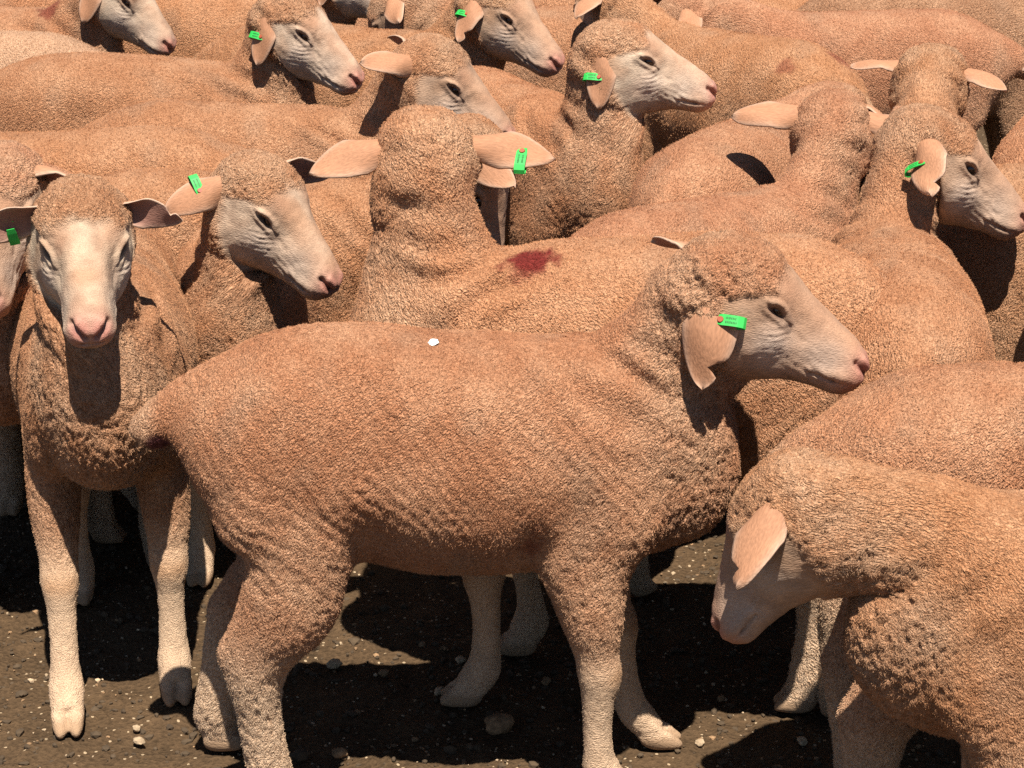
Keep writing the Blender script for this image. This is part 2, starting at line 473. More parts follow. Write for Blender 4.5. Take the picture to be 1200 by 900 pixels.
def build_rest(name, voxel, shapes):
    ob = bpy.data.objects.new('rest_sheep', shapes)
    coll.objects.link(ob)
    md = ob.modifiers.new('r', 'REMESH'); md.mode = 'VOXEL'; md.voxel_size = voxel; md.use_smooth_shade = True
    me = apply_mods(ob)
    ob.modifiers.clear()
    co = get_co(me)
    ne = len(me.edges)
    ed = np.empty(ne * 2, np.int32); me.edges.foreach_get('vertices', ed); ed = ed.reshape(-1, 2)
    nv = len(co)
    deg = np.bincount(ed.ravel(), minlength=nv).astype(float)
    h = to_head(co)
    w_body = 1 - sstep(-.05, .03, h[:, 0]) * sstep(.30, .20, np.abs(h[:, 2]))
    w_body *= (sstep(.03, .09, co[:, 2]) * .98 + .02) * (.25 + .75 * sstep(.32, .42, co[:, 2])) * (.15 + .85 * sstep(-.46, -.41, co[:, 0]))
    def smooth(c, it, lam, w):
        for _ in range(it):
            s = np.stack([np.bincount(ed[:, 0], c[ed[:, 1], k], nv) + np.bincount(ed[:, 1], c[ed[:, 0], k], nv) for k in range(3)], 1)
            c = c + (s / deg[:, None] - c) * (lam * w)[:, None]
        return c
    k = (.0033 / voxel) ** 2
    co = smooth(co, max(4, round(45 * k)), .6, w_body)
    co = smooth(co, max(1, round(5 * k)), .5, np.ones(nv))
    set_co(me, co)
    # finer faces, then finer eyes, nostrils and mouth
    for stage in (0, 1):
        h = to_head(co); q = sym(h)
        near = (np.linalg.norm(q - np.array((.112, .055, .008)), axis=1) < .034) | (seg_dist(q, NOSTRIL) < .013) | (seg_dist(q, MOUTH) < .011)
        if stage == 0:
            if voxel < .005:
                continue
            near |= (h[:, 0] > .03) & (np.abs(h[:, 2]) < .13) & (h[:, 0] < .3)
        bm = bmesh.new(); bm.from_mesh(me)
        bm.edges.ensure_lookup_table()
        pick = [bm.edges[k] for k in np.nonzero(near[ed[:, 0]] & near[ed[:, 1]])[0]]
        bmesh.ops.subdivide_edges(bm, edges=pick, cuts=1, use_grid_fill=True, smooth=0.3)
        bm.to_mesh(me); bm.free()
        co = get_co(me)
        nv = len(co)
        ed = np.empty(len(me.edges) * 2, np.int32); me.edges.foreach_get('vertices', ed); ed = ed.reshape(-1, 2)
        deg = np.bincount(ed.ravel(), minlength=nv).astype(float)
    w_body = 1 - sstep(-.05, .03, to_head(co)[:, 0])
    no = get_no(me)
    # ---- sculpt the head
    h = to_head(co); q = sym(h)
    g = lambda c, r: np.exp(-((q - np.array(c)) ** 2).sum(1) / (2 * r * r))
    d = np.zeros(nv)
    d += .0085 * g((.090, .058, .040), .015)           # brow
    d -= .0060 * g((.138, .046, .006), .016)           # hollow before the eye
    d += .0050 * g((.110, .062, -.024), .018)          # cheek bone
    d += .0055 * g((.045, .070, -.065), .030)          # jaw muscle
    d -= .0030 * g((.150, .044, -.062), .020)
    d += .0030 * g((.228, .030, -.040), .014)          # upper lip
    d += .0030 * g((.225, .018, -.066), .014)          # chin
    ax = np.array([.93, 0, -.36]); up = np.array([.36, 0, .93])
    e = q - np.array([EYE[0], EYE[1] + .014, EYE[2]])
    eu, ev, ey = e @ ax, e @ up, e[:, 1]
    lat = np.exp(-(ey / .02) ** 2)
    dd = np.sqrt((eu / 2.8) ** 2 + (ev + 6 * eu ** 2) ** 2)
    d += .0052 * np.exp(-((dd - .0085) / .0040) ** 2) * lat * np.where(ev > 0, 1.4, .7)     # lids
    d -= .0085 * np.exp(-(dd / .0036) ** 2) * lat                                             # eye opening
    d -= .0025 * np.exp(-(seg_dist(q, [(.132, .054, .0), (.155, .043, -.014)]) / .0045) ** 2)  # tear line
    d -= .0095 * np.exp(-(seg_dist(q, NOSTRIL) / .0052) ** 2)
    d += .0035 * np.exp(-(seg_dist(q, [(.256, .008, -.022), (.246, .017, -.012)]) / .007) ** 2)
    d -= .0045 * np.exp(-(seg_dist(q, MOUTH) / .0024) ** 2)
    wr = 4 * pnoise(q * 45)
    d += .0010 * np.sin(q[:, 2] * 520 + q[:, 0] * 150 + wr) * g((.172, .042, -.052), .022) + .0008 * np.sin(q[:, 2] * 600 - q[:, 0] * 260 + wr) * g((.118, .058, -.030), .02)
    d += .0022 * np.exp(-(seg_dist(q, [np.array(m) + (0, 0, .010) for m in MOUTH]) / .006) ** 2)
    d -= .0035 * np.exp(-(seg_dist(q, [(.262, 0, -.030), (.262, 0, -.045)]) / .0035) ** 2)
    inhead = sstep(-.02, .03, h[:, 0])
    co = co + no * (d * inhead * HS)[:, None]
    # ---- trunk forms
    p = co; a = np.abs(p[:, 1])
    gb = lambda c, r: np.exp(-(((np.stack([p[:, 0], a, p[:, 2]], 1) - np.array(c)) / np.array(r)) ** 2).sum(1))
    t = -.012 * gb((-.13, .15, .62), (.07, .08, .07)) - .016 * gb((-.125, .14, .47), (.035, .08, .07)) \
        + .008 * gb((-.27, .13, .70), (.06, .06, .05)) - .010 * gb((.345, .12, .60), (.035, .08, .10)) \
        + .008 * gb((.26, .13, .66), (.07, .06, .10)) - .012 * gb((.125, .16, .46), (.025, .08, .06)) \
        - .012 * gb((-.40, .02, .55), (.05, .03, .10))
    co = co + no * (t * w_body)[:, None]
    co = smooth(co, 3, .4, w_body)
    set_co(me, co)
    bpy.data.objects.remove(ob)
    me.name = 'sheep_' + name
    print('LOD', name, len(me.polygons))
    return me

shapes = base_shapes()
LODS = {n: build_rest(n, v, shapes) for n, v in (('high', .0045), ('mid', .0072), ('low', .0110))}

# ------------------------------------------------------------------ skinning
NB = 10
def skeleton():
    S = []   # bone, point, radius
    for x in np.linspace(-.42, .24, 12):
        S.append((0, (x, 0, .585), .17)); S.append((0, (x, .07, .56), .12)); S.append((0, (x, -.07, .56), .12))
    S.append((0, (.31, 0, .55), .14)); S.append((0, (.36, 0, .54), .10))
    for i in range(NB):
        u = (i + .5) / NB
        S.append((1 + i, tuple(NECK0 + (J - NECK0) * u), lerp(.125, .088, u)))
    for x in np.linspace(.02, .235, 9):
        zc = np.interp(x, [r[0] for r in HEAD], [(r[1] + r[3]) / 2 for r in HEAD])
        rr = np.interp(x, [r[0] for r in HEAD], [(r[1] - r[3]) / 2 for r in HEAD])
        S.append((NB + 1, tuple(J + HS * (HX * x + HZ * zc)), max(rr, .045)))
    k = NB + 2
    for s in (1, -1):
        for z in np.linspace(.03, .40, 9):
            S.append((k, (.215, s * .10, z), .055))
        for z in np.linspace(.03, .38, 9):
            x = np.interp(z, [.03, .25, .38], [-.31, -.35, -.24])
            S.append((k + 1, (x, s * .095, z), .06))
        k += 2
    return S
SK = skeleton()
NBONES = NB + 6

def skin_weights(co):
    w = np.zeros((len(co), NBONES))
    for b, p, r in SK:
        d2 = ((co - np.array(p)) ** 2).sum(1) / (r * r)
        w[:, b] += np.exp(-3.2 * d2) + 1e-9 / (1 + d2) ** 3
    return w / w.sum(1)[:, None]

def rz(a): return np.array(Matrix.Rotation(a, 3, 'Z'))
def ry(a): return np.array(Matrix.Rotation(a, 3, 'Y'))
def rx(a): return np.array(Matrix.Rotation(a, 3, 'X'))

def tint_of(rest, seed, P, hw):
    """albedo and masks from the rest position"""
    rng = np.random.default_rng(seed)
    off = rng.uniform(0, 50, 3)
    h = to_head(rest); q = sym(h)
    n_lo = pnoise(rest * 7 + off); n_mid = pnoise(rest * 22 + off); n_hi = pnoise(rest * 75 + off)
    dust = np.array(P.get('dust', (.505, .236, .116)))
    pale = np.array((.60, .370, .220))
    dust = dust * (1 + rng.uniform(-.06, .06)) * np.array((1, 1 + rng.uniform(-.025, .025), 1 + rng.uniform(-.06, .06)))
    c = np.tile(dust, (len(rest), 1))
    lowz = sstep(.62, .36, rest[:, 2])
    f = np.clip(.12 + .30 * lowz + .45 * n_lo + .35 * n_mid, 0, 1)
    neckf = sstep(.24, .36, rest[:, 0]) * sstep(.5, .6, rest[:, 2])
    c = lerp(c, pale, f[:, None])
    c = lerp(c, np.array((.50, .325, .20)), (.45 * neckf * np.clip(.7 + n_lo + n_mid, 0, 1))[:, None])
    c *= (1 + .10 * n_lo + .10 * n_mid + .12 * n_hi)[:, None]
    # grey-brown weathered patches
    gp = sstep(.12, .38, pnoise(rest * 11 + off + 30)) * .28
    c = lerp(c, np.array((.36, .235, .15)), gp[:, None])
    # legs go to short cream hair
    isleg = sstep(.42, .30, rest[:, 2])
    leg = sstep(.34, .20, rest[:, 2] + .05 * n_lo + np.where(rest[:, 0] < 0, .02, 0))
    c = lerp(c, np.array((.68, .48, .31)) * (1 + .2 * n_hi + .15 * n_mid)[:, None], (leg * .9)[:, None])
    c = lerp(c, np.array((.52, .30, .16)), (.8 * np.exp(-(((rest - np.array((.250, 0, .235))) * np.array((1, 0, 1))) ** 2).sum(1) / .018 ** 2))[:, None])  # worn knees
    hoof = sstep(.034, .022, rest[:, 2])
    c = lerp(c, np.array((.42, .27, .16)), hoof[:, None])
    # face
    bound = .090 - .066 * sstep(.045, .0, q[:, 2]) * sstep(.02, .045, q[:, 1]) + .03 * sstep(-.075, -.105, q[:, 2]) + .012 * pnoise(rest * 50 + off)
    face = sstep(bound - .012, bound + .012, h[:, 0]) * sstep(-.01, .02, h[:, 0])
    face *= sstep(.45, .75, hw)
    fc = np.array(P.get('face', (.51, .33, .215)))
    fcol = np.tile(fc, (len(rest), 1)) * (1 + .34 * n_mid + .28 * n_hi)[:, None]
    fcol = lerp(fcol, np.array((.33, .215, .145)), (.62 * sstep(.0, .36, pnoise(rest * 30 + off + 60) + .35 * n_hi))[:, None])
    fcol = lerp(fcol, np.array((.50, .27, .145)), (.5 * sstep(.05, .4, pnoise(rest * 17 + off + 80)))[:, None])
    g = lambda ce, r: np.exp(-((q - np.array(ce)) ** 2).sum(1) / (2 * r * r))
    fcol = lerp(fcol, np.array((.50, .26, .15)), np.clip(.75 * g((.105, .045, .052), .022) + .5 * g((.17, .02, .03), .03) + .45 * g((.225, .02, .0), .022), 0, 1)[:, None])
    fcol = lerp(fcol, np.array((.64, .50, .40)), np.clip(.8 * g((.115, .06, -.035), .022) + .5 * g((.19, .04, -.03), .025), 0, 1)[:, None])
    pink = np.clip(1.1 * g((.250, .014, -.022), .016) + .5 * g((.240, .02, -.05), .014), 0, 1)
    fcol = lerp(fcol, np.array((.62, .27, .20)), pink[:, None])
    c = lerp(c, fcol, face[:, None])
    dark = np.exp(-(seg_dist(q, NOSTRIL) / .0048) ** 2) * .9
    dark = np.maximum(dark, .75 * np.exp(-(seg_dist(q, MOUTH) / .0021) ** 2))
    ax = np.array([.93, 0, -.36]); up = np.array([.36, 0, .93])
    e = q - np.array([EYE[0], EYE[1] + .014, EYE[2]])
    dd = np.sqrt(((e @ ax) / 2.8) ** 2 + (e @ up + 6 * (e @ ax) ** 2) ** 2)
    dark = np.maximum(dark, .85 * np.exp(-((dd - .0032) / .0026) ** 2) * np.exp(-(e[:, 1] / .02) ** 2))
    dark = np.maximum(dark, .45 * np.exp(-(seg_dist(q, [(.123, .054, .002), (.152, .043, -.013)]) / .004) ** 2))
    dark *= sstep(.05, .08, h[:, 0]) * hw
    c = lerp(c, np.array((.075, .035, .025)), dark[:, None])
    c = lerp(c, np.array((.17, .055, .05)), sstep(.030, .014, np.sqrt((rest[:, 0] + .460) ** 2 + ((rest[:, 1] + .030) / 1.2) ** 2 + (rest[:, 2] - .590) ** 2) + .006 * n_hi)[:, None])   # docked tip
    c = lerp(c, np.array((.62, .43, .27)), (.45 * sstep(-.450, -.485, rest[:, 0]) * sstep(.5, .55, rest[:, 2]))[:, None] * (1 - sstep(.030, .016, np.sqrt((rest[:, 0] + .460) ** 2 + ((rest[:, 1] + .030) / 1.2) ** 2 + (rest[:, 2] - .590) ** 2)))[:, None])
    # raddle / blood marks
    for (mx, my, mz, r1, r2, s) in P.get('marks', []):
        dm = np.sqrt(((rest[:, 0] - mx) / r1) ** 2 + ((rest[:, 1] - my) / r2) ** 2 + ((rest[:, 2] - mz) / .06) ** 2)
        c = lerp(c, np.array((.20, .025, .018)), (s * sstep(1.1, .55, dm + .6 * n_hi + .4 * n_mid))[:, None])
    skin = np.clip(np.maximum(np.maximum(face, leg * .5 * sstep(-.1, .05, rest[:, 0]) + leg * .12), hoof), 0, 1)
    wet = np.clip(pink * face, 0, 1)
    return np.clip(c * (.84 - .05 * face)[:, None], .01, .9), skin, wet, isleg

def wool_relief(rest, no, skin, seed, isleg, fine):
    off = np.random.default_rng(seed + 99).uniform(0, 50, 3)
    w = 1 - np.clip(skin, 0, 1)
    n1 = pnoise(rest * 10 + off)
    curly = np.clip(.35 + .42 * sstep(.62, .45, rest[:, 2]) + 1.3 * sstep(.25, .36, rest[:, 0]) + .8 * n1, .2, 1.7)
    a = .006 * n1 + .010 * pnoise(rest * 4.2 + off)
    a += .0009 * np.sin((rest[:, 0] * .75 + rest[:, 2] * .65) * 300 + 14 * pnoise(rest * 5 + off)) * sstep(0, .3, pnoise(rest * 6 + off + 8))
    warp = np.stack([pnoise(rest * 14 + off + k * 17) for k in range(3)], 1) * .02
    k = (rest + warp)
    a += fine * curly * .0042 * (1 - 2.2 * np.abs(pnoise(k * np.array((85, 85, 60)) + off)))
    a += fine * curly * .0016 * pnoise(k * 160 + off)
    # folds round the neck and breast
    h = to_head(rest)
    t = ((rest - NECK0) @ (J - NECK0)) / ((J - NECK0) @ (J - NECK0))
    nk = sstep(-.1, .2, t) * sstep(.05, -.03, h[:, 0])
    a += nk * .0070 * np.sin(t * 30 + 5 * pnoise(rest * 9 + off)) * sstep(.02, .10, np.abs(rest[:, 1]) + .5 * np.clip(.7 - rest[:, 2], 0, .1))
    # creases behind the thigh and at the elbow
    cr = np.exp(-((rest[:, 0] + .30) / .10) ** 2) * sstep(.62, .54, rest[:, 2]) * sstep(.34, .42, rest[:, 2])
    a += cr * .0012 * np.sin((rest[:, 0] * .6 + rest[:, 2] * .8) * 230 + 9 * n1 + 4 * pnoise(rest * 25 + off))
    # each face a little different
    fa = .0026 * pnoise(rest * 24 + off) + .0016 * pnoise(rest * 55 + off) + .0007 * pnoise(rest * 130 + off)
    return no * (a * (w * .93 + .07) + fa * skin * (rest[:, 2] > .4))[:, None]

EAR_CACHE = {}
def ear_mesh(side, notch, seed):
    key = (side, notch, seed % 5)
    if key in EAR_CACHE:
        return EAR_CACHE[key]
    rng = np.random.default_rng(seed % 5 + 50)
    nu, nvv = 26, 17
    Lr, Wd = .118, .031
    V, C = [], []
    for layer in (0, 1):
        for i in range(nu):
            u = i / (nu - 1)
            w = Wd * (math.sin(math.pi * min(1, .16 + u * .84)) ** .62 if u > .35 else lerp(.55, .985, (u / .35) ** .8))
            if u > .93:
                w *= math.sqrt(max(0, 1 - ((u - .93) / .07) ** 2)) * .9 + .1
            cup = lerp(1.9, .45, min(1, u / .45) ** .8)
            for j in range(nvv):
                v = -1 + 2 * j / (nvv - 1)
                x = Lr * u
                vv = v
                if notch and u > .60 and v < 0:                 # a cut ear-mark at the lower edge
                    cut = notch * max(0, 1 - abs(u - .80) / .09)
                    vv = max(v, -1 + .85 * cut)
                ang = vv * cup
                y = w * math.sin(ang) / max(math.sin(min(cup, 1.57)), .3)
                z = -w * (1 - math.cos(ang)) / max(cup, .5) * 1.1
                z += -.030 * u * u + .003 * math.sin(u * 7 + vv * 2 + seed)
                th = (.0036 * (1 - .7 * v * v) + .0008) * (1 - .5 * u)
                V.append((x, y * side, z + (th if layer == 0 else -th)))
                edge = max(abs(v) ** 6, max(0, (u - .86) / .14) ** 2)
                if layer == 0:
                    col = lerp(np.array((.38, .185, .098)), np.array((.52, .35, .245)), .8 * edge)
                else:
                    col = lerp(np.array((.33, .165, .12)), np.array((.50, .34, .24)), edge)
                C.append((*col, 1))
    F = []
    o1 = nu * nvv
    for i in range(nu - 1):
        for j in range(nvv - 1):
            a, b, c, d = i * nvv + j, i * nvv + j + 1, (i + 1) * nvv + j + 1, (i + 1) * nvv + j
            f1, f2 = (a, d, c, b), (o1 + a, o1 + b, o1 + c, o1 + d)
            if side < 0:
                f1, f2 = f1[::-1], f2[::-1]
            F += [f1, f2]
    def strip(ids):
        for a, b in zip(ids[:-1], ids[1:]):
            F.append((a, b, o1 + b, o1 + a))
    strip([i * nvv for i in range(nu)]); strip([i * nvv + nvv - 1 for i in range(nu)][::-1])
    strip([(nu - 1) * nvv + j for j in range(nvv)]); strip(list(range(nvv))[::-1])
    me = bpy.data.meshes.new('ear')
    me.from_pydata(V, [], F)
    at_ = me.color_attributes.new('tint', 'FLOAT_COLOR', 'POINT')
    at_.data.foreach_set('color', np.array(C, np.float32).ravel())
    me.polygons.foreach_set('use_smooth', np.ones(len(F), bool))
    bm = bmesh.new(); bm.from_mesh(me); bmesh.ops.recalc_face_normals(bm, faces=bm.faces); bm.to_mesh(me); bm.free()
    me.materials.append(M_EAR)
    EAR_CACHE[key] = me
    return me

def box_into(bm, c, s, m=None, mi=0):
    r = bmesh.ops.create_cube(bm, size=1)
    for v in r['verts']:
        v.co = Vector((v.co.x * s[0] + c[0], v.co.y * s[1] + c[1], v.co.z * s[2] + c[2]))
        if m is not None:
            v.co = m @ v.co
    for f in {f for v in r['verts'] for f in v.link_faces}:
        f.material_index = mi

TAG_ME = None
def tag_mesh():
    """a strip of green plastic folded over the ear's edge, with its stud"""
    global TAG_ME
    if TAG_ME:
        return TAG_ME
    bm = bmesh.new()
    # profile of the folded strip in (s along the ear's width, z)
    prof = [(-.022, .0035), (-.012, .0055), (.0, .0062), (.012, .0050), (.020, .0015), (.0225, -.004), (.019, -.0085), (.008, -.0115), (-.006, -.0125), (-.016, -.0125)]
    hw = .0085
    rows = []
    for i, (s, z) in enumerate(prof):
        a = np.array(prof[max(i - 1, 0)]); b = np.array(prof[min(i + 1, len(prof) - 1)])
        t = (b - a) / np.linalg.norm(b - a); n = np.array((-t[1], t[0])) * .0008
        w = hw * (.80 if i in (0, len(prof) - 1) else 1)
        rows.append([bm.verts.new((x, s + k * n[0], z + k * n[1])) for x, k in ((-w, 1), (w, 1), (w, -1), (-w, -1))])
    for a, b in zip(rows[:-1], rows[1:]):
        for i in range(4):
            bm.faces.new((a[i], a[(i + 1) % 4], b[(i + 1) % 4], b[i]))
    bm.faces.new(rows[0]); bm.faces.new(rows[-1][::-1])
    bmesh.ops.recalc_face_normals(bm, faces=bm.faces)
    r = bmesh.ops.create_cone(bm, cap_ends=True, segments=14, radius1=.0052, radius2=.0042, depth=.003)
    for v in r['verts']:
        v.co += Vector((0, -.0145, .0068))
    for f in {f for v in r['verts'] for f in v.link_faces}:
        f.material_index = 1
    rng = random.Random(4)                     # worn, unreadable printing: two rows of marks
    for row in (-.0032, .0032):
        s = -.006
        while s < .010:
            ln = rng.uniform(.0008, .0016)
            z = .0069 - .00011 * (s * 1000) ** 2 * .06
            box_into(bm, (row, s, z), (rng.uniform(.0026, .0036), ln, .0005), mi=2)
            s += ln + .0009
    me = bpy.data.meshes.new('ear_tag')
    bm.to_mesh(me); bm.free()
    for m in (M_TAG, M_TAGHOLE, M_PRINT):
        me.materials.append(m)
    TAG_ME = me
    return me

def eye_mesh():
    bm = bmesh.new()
    bmesh.ops.create_uvsphere(bm, u_segments=20, v_segments=14, radius=.0142 * HS)
    for f in bm.faces:
        f.smooth = True
    me = bpy.data.meshes.new('eye')
    bm.to_mesh(me); bm.free()
    me.materials.append(M_EYE)
    return me
EYE_ME = eye_mesh()

REST_CO = {k: get_co(m) for k, m in LODS.items()}
REST_NO = {k: get_no(m) for k, m in LODS.items()}
REST_W = {k: skin_weights(c) for k, c in REST_CO.items()}
HAIR_N = {'high': 190000, 'mid': 80000, 'low': 32000}
HAIR_SCALE = 1.0

def make_sheep(i, P):
    lod = P.get('lod', 'low')
    seed = i * 13 + 5
    rng = np.random.default_rng(seed)
    rest, no0, W = REST_CO[lod], REST_NO[lod], REST_W[lod]
    me = LODS[lod].copy()
    me.name = 'body'
    tint, skin, wet, isleg = tint_of(rest, seed, P, W[:, NB + 1])
    co = rest + wool_relief(rest, no0, skin, seed, isleg, {'high': 1.0, 'mid': .8, 'low': .45}[lod])
    fat = P.get('fat', 1.0)
    if fat != 1.0:
        k = sstep(.40, .28, rest[:, 0]) * sstep(.34, .45, rest[:, 2])
        co[:, 1] *= 1 + (fat - 1) * k
    # ---- bones
    n_yaw, n_pit = R(P.get('neck', (0, 0))[0]), R(P.get('neck', (0, 0))[1])
    hy, hp, hr = [R(a) for a in P.get('head', (0, -32, 0))]
    Rh = rz(hy) @ ry(-(hp)) @ rx(hr) @ ry(HP)
    hs = P.get('head_size', 1.0)
    nl = P.get('neck_length', 1.0)          # rest head (pitch HP) -> posed head
    step = (J - NECK0) / NB
    mats, pos = [np.eye(4)], NECK0.copy()
    Rn_end = rz(n_yaw) @ ry(-n_pit)
    from mathutils import Quaternion
    qh = Matrix(Rh.tolist()).to_quaternion()
    for b in range(NB):
        u = (b + .5) / NB
        e = sstep(-.1, .75, np.array([u]))[0]
        Rn = Matrix((rz(n_yaw * e) @ ry(-n_pit * e)).tolist()).to_quaternion()
        k = .5 * float(sstep(.55, 1.0, np.array([u]))[0])
        Rb = np.array(Rn.slerp(qh, k).to_matrix())
        Rdir = np.array(Rn.to_matrix())
        mid_rest = NECK0 + step * (b + .5)
        mid = pos + Rdir @ step * .5 * nl
        m = np.eye(4); m[:3, :3] = Rb; m[:3, 3] = mid - Rb @ mid_rest
        mats.append(m)
        pos = pos + Rdir @ step * nl
    MH = np.eye(4); MH[:3, :3] = Rh * hs; MH[:3, 3] = pos - Rh @ J * hs
    mats.append(MH)
    legs = P.get('legs', None)
    if legs is None:
        legs = rng.uniform(-.10, .10, 4)
    for s in legs:       # left front, left hind, right front, right hind: shear along x
        m = np.eye(4); m[0, 2] = -s; m[0, 3] = s * .42
        mats.append(m)
    mats = np.array(mats)
    blend = np.einsum('nb,bij->nij', W, mats)
    posed = np.einsum('nij,nj->ni', blend[:, :3, :3], co) + blend[:, :3, 3]
    set_co(me, posed)
    # ---- attributes
    a = me.attributes.new('rest', 'FLOAT_VECTOR', 'POINT')
    a.data.foreach_set('vector', (rest + rng.uniform(0, 20, 3)).astype(np.float32).ravel())
    a = me.color_attributes.new('tint', 'FLOAT_COLOR', 'POINT')
    a.data.foreach_set('color', np.concatenate([tint, np.ones((len(tint), 1))], 1).astype(np.float32).ravel())
    a = me.color_attributes.new('mask', 'FLOAT_COLOR', 'POINT')
    a.data.foreach_set('color', np.stack([skin, wet, isleg, np.ones(len(skin))], 1).astype(np.float32).ravel())
    me.polygons.foreach_set('use_smooth', np.ones(len(me.polygons), bool))
    me.materials.clear(); me.materials.append(M_FLEECE)
    # ---- objects
    root = new_obj('sheep', None)
    root.empty_display_size = 0.2
    sc = P.get('size', 1.0)
    hl = {'nose': (.255, 0, -.03), 'poll': (.03, 0, .075)}
    for key in hl:
        if key in P:            # the photograph shows this point of the head: its height comes from the pose
            q = MH @ np.array([*(J + HS * (HX * hl[key][0] + HZ * hl[key][2])), 1.0])
            q = rz(R(P['yaw'])) @ (q[:3] * sc)
            loc = at(P[key][0], P[key][1], q[2])
            loc = Vector((loc.x - q[0], loc.y - q[1], 0))
            break
    else:
        loc = at(P['at'][0], P['at'][1], .77 * sc)
    print('SHEEP %2d  x %.2f  y %.2f  %s' % (i, loc.x, loc.y, P['label'][:50]))
    root.location = (loc.x, loc.y, 0)
    root.rotation_euler = (0, 0, R(P['yaw']))
    root.scale = (sc, sc, sc)
    tag(root, P['label'], 'sheep', 'mob of shorn dusty sheep')
    body = new_obj('body', me, root)
    # fibres of the short fleece
    nt = len(me.loop_triangles) if len(me.loop_triangles) else 0
    me.calc_loop_triangles()
    nt = len(me.loop_triangles)
    tri = np.empty(nt * 3, np.int32); me.loop_triangles.foreach_get('vertices', tri); tri = tri.reshape(-1, 3)
    vn = get_no(me)
    A, B, Cc = posed[tri[:, 0]], posed[tri[:, 1]], posed[tri[:, 2]]
    area = .5 * np.linalg.norm(np.cross(B - A, Cc - A), axis=1)
    furry = 1 - .93 * sstep(.25, .8, skin)
    furry = np.maximum(furry, .6 * isleg * (rest[:, 2] > .04))
    dens = area * furry[tri].mean(1)
    nh = int(HAIR_N[lod] * HAIR_SCALE)
    if nh:
        pick = np.searchsorted(np.cumsum(dens) / dens.sum(), rng.random(nh)).clip(0, nt - 1)
        r1, r2 = np.sqrt(rng.random(nh)), rng.random(nh)
        bc = np.stack([1 - r1, r1 * (1 - r2), r1 * r2], 1)
        T = tri[pick]
        ip = lambda arr: (arr[T] * (bc if arr.ndim == 1 else bc[:, :, None])).sum(1)
        rp, rn, rr, rt, rs = ip(posed), ip(vn), ip(rest), ip(tint), ip(skin)
        rn /= np.linalg.norm(rn, axis=1)[:, None] + 1e-9
        off = rng.uniform(0, 30, 3)
        lean = np.stack([pnoise(rr * 95 + off + 11 * k) for k in range(3)], 1) * 1.9 \
            + np.stack([pnoise(rr * 12 + off + 7 * k) for k in range(3)], 1) * .8 + rng.normal(0, .15, (nh, 3))
        lean[:, 2] -= .25
        lean -= rn * (lean * rn).sum(1)[:, None]
        length = {'high': .0048, 'mid': .0055, 'low': .0065}[lod] * rng.uniform(.6, 1.25, nh) * (1 - .55 * np.clip(rs, 0, 1))
        rad = {'high': .00026, 'mid': .00034, 'low': .00042}[lod]
        k = 4
        pts = np.empty((nh, k, 3), np.float32)
        for j in range(k):
            t = j / (k - 1)
            pts[:, j] = rp - rn * .0015 + rn * (length * (t - .30 * t * t))[:, None] + lean * (length * .75 * t * t)[:, None]
        hc = bpy.data.hair_curves.new('wool')
        hc.add_curves([k] * nh)
        hc.points.foreach_set('position', pts.ravel())
        rads = np.tile(np.array([1, 1, .85, .35], np.float32) * rad, nh)
        hc.points.foreach_set('radius', rads)
        tc = rt * rng.lognormal(0, .2, nh)[:, None]
        at_ = hc.attributes.new('tint', 'FLOAT_COLOR', 'CURVE')
        at_.data.foreach_set('color', np.concatenate([np.clip(tc, .01, .9), np.ones((nh, 1))], 1).astype(np.float32).ravel())
        hc.materials.append(M_WOOL)
        ho = new_obj('wool', hc, root)
        ho['kind'] = 'stuff'
    # eyes, ears
    Mh = Matrix(MH.tolist())
    H0 = Matrix(((HX[0], HY[0], HZ[0], J[0]), (HX[1], HY[1], HZ[1], J[1]), (HX[2], HY[2], HZ[2], J[2]), (0, 0, 0, 1)))
    MHL = Mh @ H0
    for s in (1, -1):
        e = new_obj('eye', EYE_ME, root)
        e.matrix_local = MHL @ Matrix.Translation((EYE[0] * HS, s * (EYE[1] + P.get('squint', -.0025)) * HS, EYE[2] * HS))
    ears = P.get('ears', {})
    for s, nm in ((1, 'L'), (-1, 'R')):
        d = ears.get(nm, {})
        # direction of the ear and of its outer face, in head axes (x nose, y out, z up)
        ld = Vector(d.get('dir', (-.15 + rng.uniform(-.1, .1), .93, -.28 + rng.uniform(-.15, .12))))
        nd = Vector(d.get('out', (-.45, .15, .9)))
        ld.y *= s; nd.y *= s
        ld.normalize()
        nd = (nd - ld * nd.dot(ld)).normalized()
        yd = nd.cross(ld)
        o = Vector((.010, s * .058, .022)) * HS
        m = Matrix(((ld.x, yd.x, nd.x, o.x), (ld.y, yd.y, nd.y, o.y), (ld.z, yd.z, nd.z, o.z), (0, 0, 0, 1)))
        eo = new_obj('ear', ear_mesh(s, d.get('notch', 0), seed + s), root)
        eo.matrix_local = MHL @ m @ Matrix.Scale(d.get('size', 1.0) * 1.12, 4)
        if d.get('tag'):
            tu, tv = d['tag'] if isinstance(d['tag'], tuple) else (.45, .018)
            tg = new_obj('ear_tag', tag_mesh(), eo)
            # the strip folds over the ear's front edge
            tg.matrix_local = Matrix.Translation((.118 * tu, -s * tv * -1 * d.get('edge', 1), -.030 * tu * tu - .002)) @ Matrix.Rotation(R(d.get('twist', 0)), 4, 'Z') @ (Matrix.Identity(4) if d.get('edge', 1) * s > 0 else Matrix.Rotation(math.pi, 4, 'Z')) @ Matrix.Scale(.9 / d.get('size', 1.0), 4)
    return root, MHL

HANG = dict(dir=(.22, .50, -.84), out=(-.25, .9, .35))
def E(base=None, **k):
    d = dict(base or {}); d.update(k); return d
OUT = dict(dir=(-.2, .95, -.12), out=(-.85, .1, .5))
BACK = dict(dir=(-.75, .62, -.05), out=(-.2, .5, .85))

